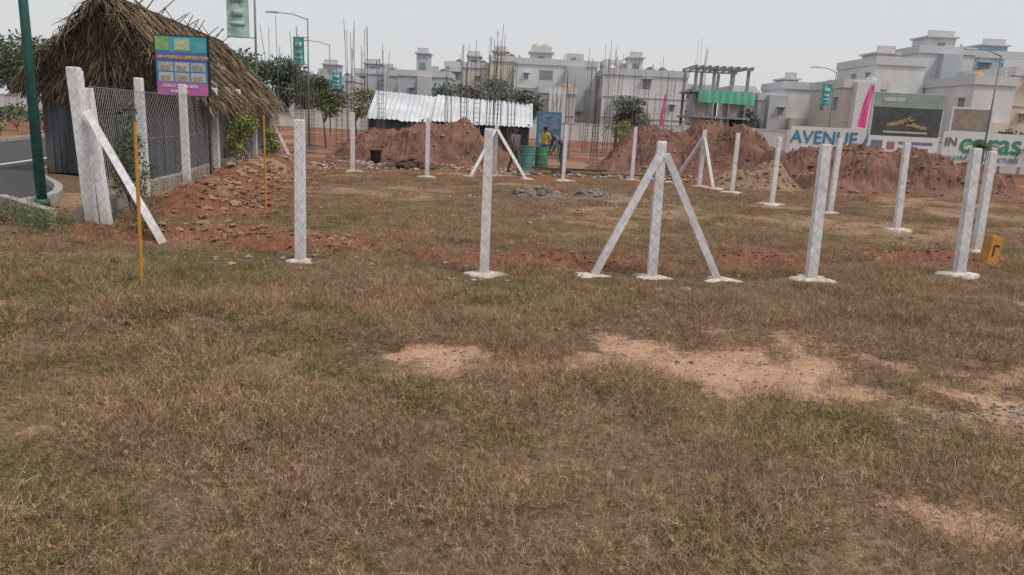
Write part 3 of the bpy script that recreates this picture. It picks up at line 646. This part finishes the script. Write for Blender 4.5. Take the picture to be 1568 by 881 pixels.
person('construction_worker',(1.72,29.2,0),-1.2,{'wai':(0,-.04,1.0),'che':(0,-.27,1.13),'nec':(0,-.42,1.22),'hd0':(0,-.47,1.24),'hd1':(0,-.54,1.27),'hd2':(0,-.6,1.33),'shR':(.17,-.36,1.15),'shL':(-.17,-.36,1.15),'elR':(.2,-.42,.88),'wrR':(.14,-.52,.66),'haR':(.12,-.55,.59),'elL':(-.2,-.42,.88),'wrL':(-.14,-.52,.66),'haL':(-.12,-.55,.59),'knR':(.12,-.1,.48),'knL':(-.12,-.06,.48)},(.14,.14,.17),(.16,.15,.15))

# ------------------------------------------------------------ trees & shrubs
bark=M('bark',(.14,.1,.075),(.08,.06,.045),10,bump=.5)
def tree(name,x,y,h,r,cols,leaf=.3,n=2200,trunk=.35,seed=0,flat=.75,tr=.18):
    R=random.Random(seed);e=empty(name,(x,y,0));mb=MB()
    th=h*trunk;top=Vector((R.uniform(-.1,.1)*r,0,th));mb.tube((0,0,-.1),top,tr,tr*.6,8)
    blobs=[]
    for i in range(9):
        a=R.uniform(0,6.28);rr=r*R.uniform(.25,.72);c=Vector((math.cos(a)*rr,math.sin(a)*rr,th+(h-th)*R.uniform(.25,.8)))
        mid=top.lerp(c,.5)+Vector((0,0,.1*h*R.random()));mb.tube(top,mid,tr*.45,tr*.28,6);mb.tube(mid,c,tr*.28,tr*.08,5);blobs.append((c,r*R.uniform(.28,.5)))
    blobs.append((Vector((0,0,h-r*.35)),r*.4))
    mb.obj('trunk_and_limbs',bark,e)
    lf=MB()
    for i in range(n):
        c,br_=R.choice(blobs);d=Vector((R.gauss(0,1),R.gauss(0,1),R.gauss(0,1))).normalized();p=c+Vector((d.x,d.y,d.z*flat))*br_*(R.random()**.35)*R.uniform(.85,1.2)
        a=Vector((R.gauss(0,1),R.gauss(0,1),R.gauss(0,1))).normalized();b=a.cross(Vector((R.gauss(0,1),R.gauss(0,1),R.gauss(0,1)))).normalized();s=leaf*R.uniform(.5,1.1)
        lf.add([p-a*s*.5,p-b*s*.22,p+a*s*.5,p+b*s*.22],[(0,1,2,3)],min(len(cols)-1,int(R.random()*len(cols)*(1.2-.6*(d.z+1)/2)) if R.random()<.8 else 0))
    lf.obj('foliage',cols,e);return e
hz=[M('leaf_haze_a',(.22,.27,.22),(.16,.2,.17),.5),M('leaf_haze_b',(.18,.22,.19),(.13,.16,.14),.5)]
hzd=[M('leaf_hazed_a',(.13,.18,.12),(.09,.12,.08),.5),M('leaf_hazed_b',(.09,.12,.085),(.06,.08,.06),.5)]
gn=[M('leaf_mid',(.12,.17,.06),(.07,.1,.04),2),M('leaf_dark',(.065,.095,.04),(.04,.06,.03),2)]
yg=[M('leaf_yellow',(.36,.36,.1),(.22,.25,.07),3),M('leaf_mid')]
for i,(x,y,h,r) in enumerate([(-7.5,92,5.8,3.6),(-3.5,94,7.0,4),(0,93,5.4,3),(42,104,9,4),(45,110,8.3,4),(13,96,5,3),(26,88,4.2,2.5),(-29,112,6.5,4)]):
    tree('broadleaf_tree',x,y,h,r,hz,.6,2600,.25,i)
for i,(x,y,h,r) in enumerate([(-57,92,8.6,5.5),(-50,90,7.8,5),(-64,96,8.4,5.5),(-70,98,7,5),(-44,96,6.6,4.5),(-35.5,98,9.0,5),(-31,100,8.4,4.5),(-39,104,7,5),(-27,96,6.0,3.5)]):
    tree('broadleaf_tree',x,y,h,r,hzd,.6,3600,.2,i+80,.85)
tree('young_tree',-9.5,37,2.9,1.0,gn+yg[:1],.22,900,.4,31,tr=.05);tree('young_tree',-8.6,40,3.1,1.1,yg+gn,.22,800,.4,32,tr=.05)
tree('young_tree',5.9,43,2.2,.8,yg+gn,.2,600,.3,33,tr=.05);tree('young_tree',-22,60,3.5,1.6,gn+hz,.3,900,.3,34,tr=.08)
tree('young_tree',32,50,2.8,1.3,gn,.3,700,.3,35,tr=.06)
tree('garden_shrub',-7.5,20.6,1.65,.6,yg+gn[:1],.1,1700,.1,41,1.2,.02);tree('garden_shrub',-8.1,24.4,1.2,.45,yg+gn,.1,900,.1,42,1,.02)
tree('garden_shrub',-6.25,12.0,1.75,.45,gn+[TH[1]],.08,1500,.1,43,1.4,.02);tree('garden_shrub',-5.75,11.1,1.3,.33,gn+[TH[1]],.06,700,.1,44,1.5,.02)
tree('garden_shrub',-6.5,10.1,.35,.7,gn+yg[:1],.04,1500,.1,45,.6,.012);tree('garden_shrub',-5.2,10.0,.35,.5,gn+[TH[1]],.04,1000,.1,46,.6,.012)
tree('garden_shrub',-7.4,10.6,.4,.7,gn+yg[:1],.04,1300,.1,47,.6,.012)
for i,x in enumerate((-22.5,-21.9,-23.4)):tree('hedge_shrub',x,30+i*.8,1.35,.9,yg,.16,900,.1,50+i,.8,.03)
for i in range(7):tree('hedge_shrub',-24-i*1.8,38+i*.6,1.2+.3*(i%2),1.1,gn+hz,.22,600,.1,60+i,.7,.03)
e=empty('tree_branch',(-9.2,12.2,0));mb=MB();mb.tube((-1.4,0,0),(-1.2,.1,4.2),.12,.07,8);mb.tube((-1.2,.1,4.2),(.1,0,4.3),.05,.015,6);mb.obj('wood',bark,e)
R=random.Random(2);lf=MB()
for i in range(420):
    p=Vector((R.uniform(-1.7,.25),R.gauss(0,.3),4.2+R.gauss(0,.2)));a=Vector((R.gauss(0,1),R.gauss(0,.5),R.gauss(-.6,.6))).normalized();b=a.cross(Vector((R.gauss(0,1),R.gauss(0,1),R.gauss(0,1)))).normalized();s=.2
    lf.add([p,p+a*s*.5+b*.03,p+a*s,p+a*s*.5-b*.03],[(0,1,2,3)],R.randrange(2))
lf.obj('foliage',yg,e)
def palm(x,y,h,fr,l,seed):
    R=random.Random(seed);e=empty('palm_tree',(x,y,0));mb=MB();mb.tube((0,0,-.1),(.05,0,h),.11,.07,8);mb.obj('trunk',bark,e);lf=MB()
    for i in range(fr):
        a=6.283*i/fr+R.uniform(-.2,.2);el=R.uniform(.3,1.2);p=Vector((.05,0,h));
        for k in range(7):
            d=Vector((math.cos(a)*math.cos(el),math.sin(a)*math.cos(el),math.sin(el)));q=p+d*l/7;s=d.cross(Vector((0,0,1))).normalized()
            lf.tube(p,q,.012,.01,3,cap=False)
            for sg in(-1,1):
                for j in range(2):
                    b=p.lerp(q,j/2);t=b+(s*sg+d*.6+Vector((0,0,-.35))).normalized()*l*.28*(1-.08*k);w=d*.025;lf.add([b-w,b+w,t],[(0,1,2)])
            p=q;el-=.28
    lf.obj('fronds',gn[0],e)
palm(21.3,35,1.5,13,1.1,1);palm(5.2,41,1.5,12,1.1,2);palm(28.5,42,1.3,12,1.2,3)

# ------------------------------------------------------------ buildings
glass=M('window_hazed',(.27,.3,.33),(.19,.21,.235),2,rough=.3);trim=M('window_trim',(.57,.585,.6),(.49,.5,.515))  # glass lightened: distance haze painted into its colour
def wallm(n,c):return M('wall_'+n,c,tuple(q*.84 for q in c),.35,streak=True)
WH=wallm('white',(.66,.665,.68));GR=wallm('grey',(.5,.52,.55));BL=wallm('bluegrey',(.46,.51,.56));CR=wallm('cream',(.62,.58,.51));YL=wallm('yellow',(.6,.55,.42));OR=wallm('peach',(.62,.53,.45));BW=wallm('paleblue',(.4,.52,.64))  # pale, low-contrast wall colours with the distance haze painted in
tank_b=M('tank_black',(.16,.165,.17),rough=.5);tank_o=M('tank_orange',(.6,.3,.1),(.5,.26,.1),rough=.5)
def building(name,x0,x1,y,z,wall,acc,dep=10,seed=0,tower=None,tank=None,door=True,fl=None):
    R=random.Random(seed);e=empty(name,(0,0,0));Wd=x1-x0;fl=fl or max(1,round(z/3.1));fh=z/fl
    w=MB();g=MB();t=MB()
    w.box(x0,x1,y,y+dep,0,z)
    bays=[]
    nb=max(1,int(Wd/6));
    for i in range(nb):
        bw=R.uniform(1.8,3);bx=x0+.3+R.random()*(Wd-bw-.6);bz=R.choice([z+.5,z*.98,z-fh]) ;bays.append((bx,bx+bw,bz));w.box(bx,bx+bw,y-1.1-.1*i,y+.003,0 if R.random()<.6 else fh,bz,1)
    for a in((x0-.15,x1+.15,y-.18,y+.02),(x0-.15,x1+.15,y+dep-.02,y+dep+.18)):t.box(a[0],a[1],a[2],a[3],z-.12,z+.75)
    t.box(x0-.15,x0+.05,y+.02,y+dep-.02,z-.12,z+.75);t.box(x1-.05,x1+.15,y+.02,y+dep-.02,z-.12,z+.75)
    for i in range(int(Wd/2.5)):
        px=x0+R.random()*Wd;t.box(px,px+.2,y+1,y+1.2,z,z+R.uniform(.9,1.6))
    if R.random()<.6 and Wd>5:
        px=x0+.5+R.random()*(Wd-4);t.box(px,px+2.6,y+3,y+3.15,z,z+R.uniform(1.2,2));
    for k in range(fl):
        zb=k*fh+1.0;t.box(x0-.1,x1+.1,y-.1,y-.004,(k+1)*fh-.22,(k+1)*fh-.12) if k<fl-1 else None
        n=max(2,int(Wd/2.9))
        for i in range(n):
            cx=x0+(i+.5)*Wd/n+R.uniform(-.25,.25);ww=R.choice([.6,1.1,1.1,1.5])
            if R.random()<.12:continue
            yy=y
            for j,(b0,b1,bz) in enumerate(bays):
                if cx+ww/2>b0 and cx-ww/2<b1:
                    if cx-ww/2>b0+.1 and cx+ww/2<b1-.1 and bz>zb+1.3:yy=y-1.1-.1*j
                    else:yy=None
            if yy is None:continue
            hh=1.25 if ww>.7 else .8;
            if R.random()<.18 and yy==y and Wd>6:
                g.box(cx-1,cx+1,yy-.02,yy-.002,k*fh+.15,k*fh+2.4)
                t.box(cx-1.2,cx+1.2,yy-1.0,yy-.022,k*fh-.02,k*fh+.12);t.box(cx-1.2,cx+1.2,yy-1.06,yy-1.0,k*fh,k*fh+.95);continue
            g.box(cx-ww/2,cx+ww/2,yy-.03,yy-.002,zb,zb+hh)
            t.box(cx-.025,cx+.025,yy-.05,yy-.032,zb,zb+hh)
            t.box(cx-ww/2-.18,cx+ww/2+.18,yy-.5,yy-.003,zb+hh+.06,zb+hh+.14)
        for sx_,sd in((x0,-1),(x1,1)):
            for i in range(max(1,int(dep/3.5))):
                cy=y+(i+.5)*3.5
                if cy+.6>y+dep:break
                a,b=sorted((sx_+sd*.003,sx_+sd*.03));g.box(a,b,cy-.5,cy+.5,zb,zb+1.2);a,b=sorted((sx_+sd*.003,sx_+sd*.45));t.box(a,b,cy-.65,cy+.65,zb+1.27,zb+1.35)
    if tower:
        a,b,h=tower;w.box(a,b,y+.8,y+4.5,z,h,0);t.box(a-.25,b+.25,y+.5,y+4.8,h,h+.2);g.box((a+b)/2-.45,(a+b)/2+.45,y+.77,y+.798,z+.5,z+min(1.9,(h-z)*.7))
        t.box(a+.1,b-.1,y+1.2,y+1.35,h+.2,h+.9)
    w.obj('walls',[wall,acc],e);g.obj('windows',glass,e);t.obj('parapets_and_sunshades',trim,e)
    if door:
        d=MB();dx=x0+Wd*.35;d.box(dx,dx+1.1,y-.05,y-.033,0,2.1);d.obj('door',M('door_wood',(.25,.17,.13)),e)
    if tank:
        for (tx,tz,tm) in tank:
            b=MB();b.lathe([(.65,0),(.68,.1),(.68,.9),(.5,1.1),(.2,1.2),(.2,1.28),(.01,1.29)],tx,y+2,18);b.obj('water_tank',tm,e,True,loc=(0,0,tz))
B_=building
B_('apartment_building',-36,-29,130,6.8,GR,BL,seed=1,tower=(-34,-31.5,9.2),tank=[(-30,6.8,tank_b)])
B_('apartment_building',-30.6,-21.6,140,8.6,BL,GR,seed=2,tower=(-29,-26,10.3),tank=[(-24,8.6,tank_b)])
B_('apartment_building',-18.6,-10.9,115,7.4,BL,GR,seed=3,tower=(-16,-14.2,10.6),tank=[(-12,7.4,tank_b)])
B_('apartment_building',-21.2,-18.8,122,7.6,GR,WH,seed=13)
B_('apartment_building',-12.6,-5.4,125,9.6,CR,GR,seed=4,tower=(-9,-7,11.3),tank=[(-10.5,9.6,tank_b),(-6.5,9.6,tank_b)])
B_('apartment_building',-5.2,-1.3,122,10.6,YL,CR,seed=5,tower=(-4.8,-2.6,12.0),tank=[(-1.9,10.6,tank_b)])
B_('apartment_building',-1.0,10.9,112,9.7,WH,GR,seed=6,tower=(1.0,4.2,11.3),tank=[(2.0,11.5,CR),(3.3,11.5,CR),(7.6,9.7,tank_b)])
B_('low_house',2.4,7.2,101,5.4,GR,WH,dep=7,seed=16,tank=[(6.0,5.5,tank_o)])
B_('apartment_building',11.1,22.6,105,8.4,WH,GR,seed=7,tower=(14.5,16.4,10.6),tank=[(19.4,8.4,tank_b),(12.3,8.4,WH),(17.7,8.4,tank_b)])
B_('apartment_building',12.5,15,118,10.5,YL,CR,seed=17,dep=6)
B_('low_house',-8.8,-.6,102,4.2,BL,GR,dep=8,seed=18)
B_('apartment_building',25.5,27.8,92,6.2,CR,WH,seed=20,dep=7)
B_('low_house',27.9,31.2,90,5.4,WH,GR,seed=8,dep=8);B_('apartment_building',31.6,35.6,93,7.0,WH,CR,seed=19,dep=8,tower=(32,33.6,8.0))
B_('apartment_building',33.5,38,80,6.7,CR,WH,seed=9,dep=9,tank=[(37,6.7,CR)])
B_('apartment_building',38.3,43.6,84,9.5,WH,CR,seed=10,tower=(38.6,40.8,10.6))
B_('apartment_building',44,48.0,75,7.3,WH,CR,seed=21,dep=9,tank=[(45.2,7.3,tank_o)])
B_('apartment_building',47.8,54.5,94,12.0,WH,BL,seed=11,tower=(49,52.4,13.8))
B_('apartment_building',48.4,58,76,8.4,OR,WH,seed=12,tank=[(53,8.4,tank_o)])
B_('apartment_building',55.5,68,96,12.0,BW,WH,seed=14,tower=(57,60,13.4));B_('apartment_building',59,72,78,8.4,WH,GR,seed=15)
B_('row_house',-22,-16,150,8,GR,BL,seed=22,dep=6);B_('row_house',-48,-38,150,6.5,BL,GR,seed=23,dep=6);B_('row_house',22.5,33,130,8.2,GR,BL,seed=24,dep=6)
e=empty('unfinished_building');w=MB();y=86
for x in(19.4,21.4,23.4,25.2):
    for yy in(y,y+6):w.box(x-.15,x+.15,yy-.15,yy+.15,0,8.2)
for zz in(2.9,5.7):w.box(19,25.7,y-.6,y+6.6,zz,zz+.22)
w.box(19.1,25.6,y-.4,y-.2,8.2,8.4);w.box(19.1,25.6,y+6,y+6.2,8.2,8.4)
for i in range(9):w.box(19.2+i*.78,19.32+i*.78,y-.7,y+6.8,8.403,8.6)
w.box(19.6,22.6,y+.2,y+.35,0,2.85,1);w.box(22.8,25.1,y+.2,y+.35,3.15,5.6,1);w.box(19.6,21.2,y+.2,y+.35,3.15,5.6,1)
w.obj('concrete_frame',[M('raw_concrete',(.3,.32,.34),(.22,.24,.26),1),M('brick_infill_hazed',(.42,.37,.35),(.34,.3,.28),2)],e)  # brick tone lightened to paint haze onto the far frame
n_=MB();n_.corr((19.6,84.9,4.6),(25.9,84.9,4.5),(25.9,84.9,5.8),(19.6,84.9,5.9),.8,.08);n_.obj('green_net',M('net_green',(.16,.5,.36),(.12,.42,.3),1),e,True)
cw=M('compound_white',(.62,.62,.61),(.48,.47,.46),.8,streak=True)
def cwall(x0,y0,x1,y1,h,m=cw,name='compound_wall'):
    a=Vector((x0,y0,0));b=Vector((x1,y1,0));d=(b-a).normalized();n=Vector((-d.y,d.x,0))*.1;L_=(b-a).length;w=MB()
    def seg(s0,s1,z0,z1,k,m_=0):
        vs=[a+d*s+n*q+Vector((0,0,z)) for z in(z0,z1) for s,q in((s0,-k),(s1,-k),(s1,k),(s0,k))];w.add(vs,[(0,3,2,1),(4,5,6,7),(0,1,5,4),(1,2,6,5),(2,3,7,6),(3,0,4,7)],m_)
    seg(0,L_,0,h,1);seg(-.05,L_+.05,h,h+.08,1.5)
    s=0
    while s<L_:seg(s,s+.3,-.05,h+.12,1.9);s+=3
    w.obj(name,[m])
cwall(-70,62,-30,60,1.75);cwall(12,70,45,62,1.9);cwall(-24,75,10,74,1.6);cwall(24.5,45.6,46,47,1.7)
# ------------------------------------------------------------ hoardings / signs (right side)
wp=M('panel_white',(.64,.65,.66),(.56,.57,.58),2)
hb=empty('advertising_hoarding',(18.4,40,0))
mb=MB();mb.box(0,3.7,0,.08,.9,4.1,0)
for x in(.2,1.85,3.5):mb.tube((x,.14,0),(x,.14,4.1),.05,m=1)
mb.box(0,3.7,-.02,-.003,3.35,4.08,2);mb.box(.06,3.64,-.02,-.003,1.9,3.34,3);mb.box(0,3.7,-.02,-.003,.93,1.88,4)
mb.obj('panel',[wp,gp2,M('ad_teal',(.3,.38,.36),(.2,.27,.25),1.3),M('ad_dark',(.1,.11,.11),(.06,.065,.065),2),wp],hb)
mb=MB();R=random.Random(4)
def handshape(cx,cz,s):
    pts=[(0,0),(.3,.12),(.55,.2),(.75,.32),(.8,.27),(.62,.14),(.92,.14),(.9,.06),(.6,.03),(.85,-.06),(.8,-.12),(.5,-.08),(.2,-.16),(-.5,-.3),(-.55,-.12)]
    mb.add([(cx+s*px,-.03,cz+abs(s)*pz) for px,pz in pts],[tuple(range(len(pts)))],0)
handshape(1.35,2.65,.95);handshape(2.5,2.5,-.85)
mb.box(.7,3.0,-.032,-.024,2.05,2.14,1);mb.box(.5,1.6,-.032,-.024,3.65,3.85,1);mb.box(.15,.75,-.032,-.024,1.15,1.65,2);mb.box(1.0,1.4,-.032,-.024,1.2,1.6,3);mb.box(1.6,3.4,-.032,-.024,1.48,1.62,2);mb.box(1.6,3.2,-.032,-.024,1.2,1.3,2)
mb.obj('artwork',[M('ad_hand',(.4,.31,.18),(.24,.18,.11),4),M('ad_print',(.5,.52,.5)),M('ad_ink',(.18,.2,.3)),M('ad_red',(.4,.18,.18))],hb)
s2=empty('framed_signboard',(24.8,44,0));mb=MB();mb.box(0,2.4,0,.06,2.3,3.7,0);mb.box(.12,2.28,-.02,-.003,2.4,3.6,1);mb.tube((.3,.1,0),(.3,.1,2.3),.05);mb.tube((2.1,.1,0),(2.1,.1,2.3),.05);mb.obj('board',[wp,M('sign_brown',(.18,.15,.13),(.32,.27,.22),1.5)],s2)
s3=empty('wall_sign',(24.0,43,0));mb=MB();mb.box(0,7.5,0,.1,.5,2.3,0)
for x in(.3,3.5,7.2):mb.tube((x,.15,0),(x,.15,2.3),.05,m=1)
mb.obj('panel',[wp,gp2],s3)
tg=M('letter_green',(.06,.28,.22));tb=M('letter_blue',(.06,.26,.44));
text('ceras',(.95,-.03,1.2),1.6,tg,s3,sx=1.05);text('IN',(.1,-.03,1.5),.7,M('letter_grey',(.14,.16,.18)),s3);text('CREATIVE SUPERSTRUCTURES',(.1,-.03,.72),.34,tb,s3,sx=.95)
s4=empty('wall_sign',(15.9,44.5,0));mb=MB();mb.box(0,5.3,0,.1,.9,2.2,0)
for x in(.3,2.6,5.):mb.tube((x,.15,0),(x,.15,2.2),.05,m=1)
mb.obj('panel',[wp,gp2],s4)
text('AVENUE A',(-.0,-.03,1.25),1.05,tb,s4,sx=1.0)
# ------------------------------------------------------------ light & camera
sd=Vector((.55,-.35,.95)).normalized()
el=math.asin(sd.z);az=math.atan2(sd.x,sd.y)
w=bpy.data.worlds.new('World');scene.world=w;w.use_nodes=True
nt=w.node_tree;bg=nt.nodes['Background'];sk=nt.nodes.new('ShaderNodeTexSky');sk.sky_type='NISHITA';sk.sun_disc=False;sk.sun_elevation=el;sk.sun_rotation=az;sk.dust_density=4;sk.air_density=1.5;sk.ozone_density=1
mx=nt.nodes.new('ShaderNodeMix');mx.data_type='RGBA';mx.inputs[0].default_value=.82;mx.inputs[7].default_value=(7.6,7.75,8.05,1)
nt.links.new(sk.outputs[0],mx.inputs[6]);nt.links.new(mx.outputs[2],bg.inputs[0]);bg.inputs[1].default_value=.1
sl=bpy.data.lights.new('sun','SUN');sl.energy=2.0;sl.angle=math.radians(8);sl.color=(1,.9,.76)
so=bpy.data.objects.new('sun',sl);ROOT.objects.link(so);so.rotation_euler=(-sd).to_track_quat('-Z','Y').to_euler()
cam=bpy.data.cameras.new('camera');cam.lens=26;cam.sensor_width=36;cam.clip_end=3000;cam.clip_start=.05
co=bpy.data.objects.new('camera',cam);ROOT.objects.link(co)
co.matrix_world=Matrix.Translation((0,0,1.85))@Matrix.Rotation(math.radians(90)-math.atan(259/1132),4,'X')@Matrix.Rotation(math.radians(2.8),4,'Z')
scene.camera=co
scene.view_settings.view_transform='Standard';scene.view_settings.look='None';scene.view_settings.exposure=0
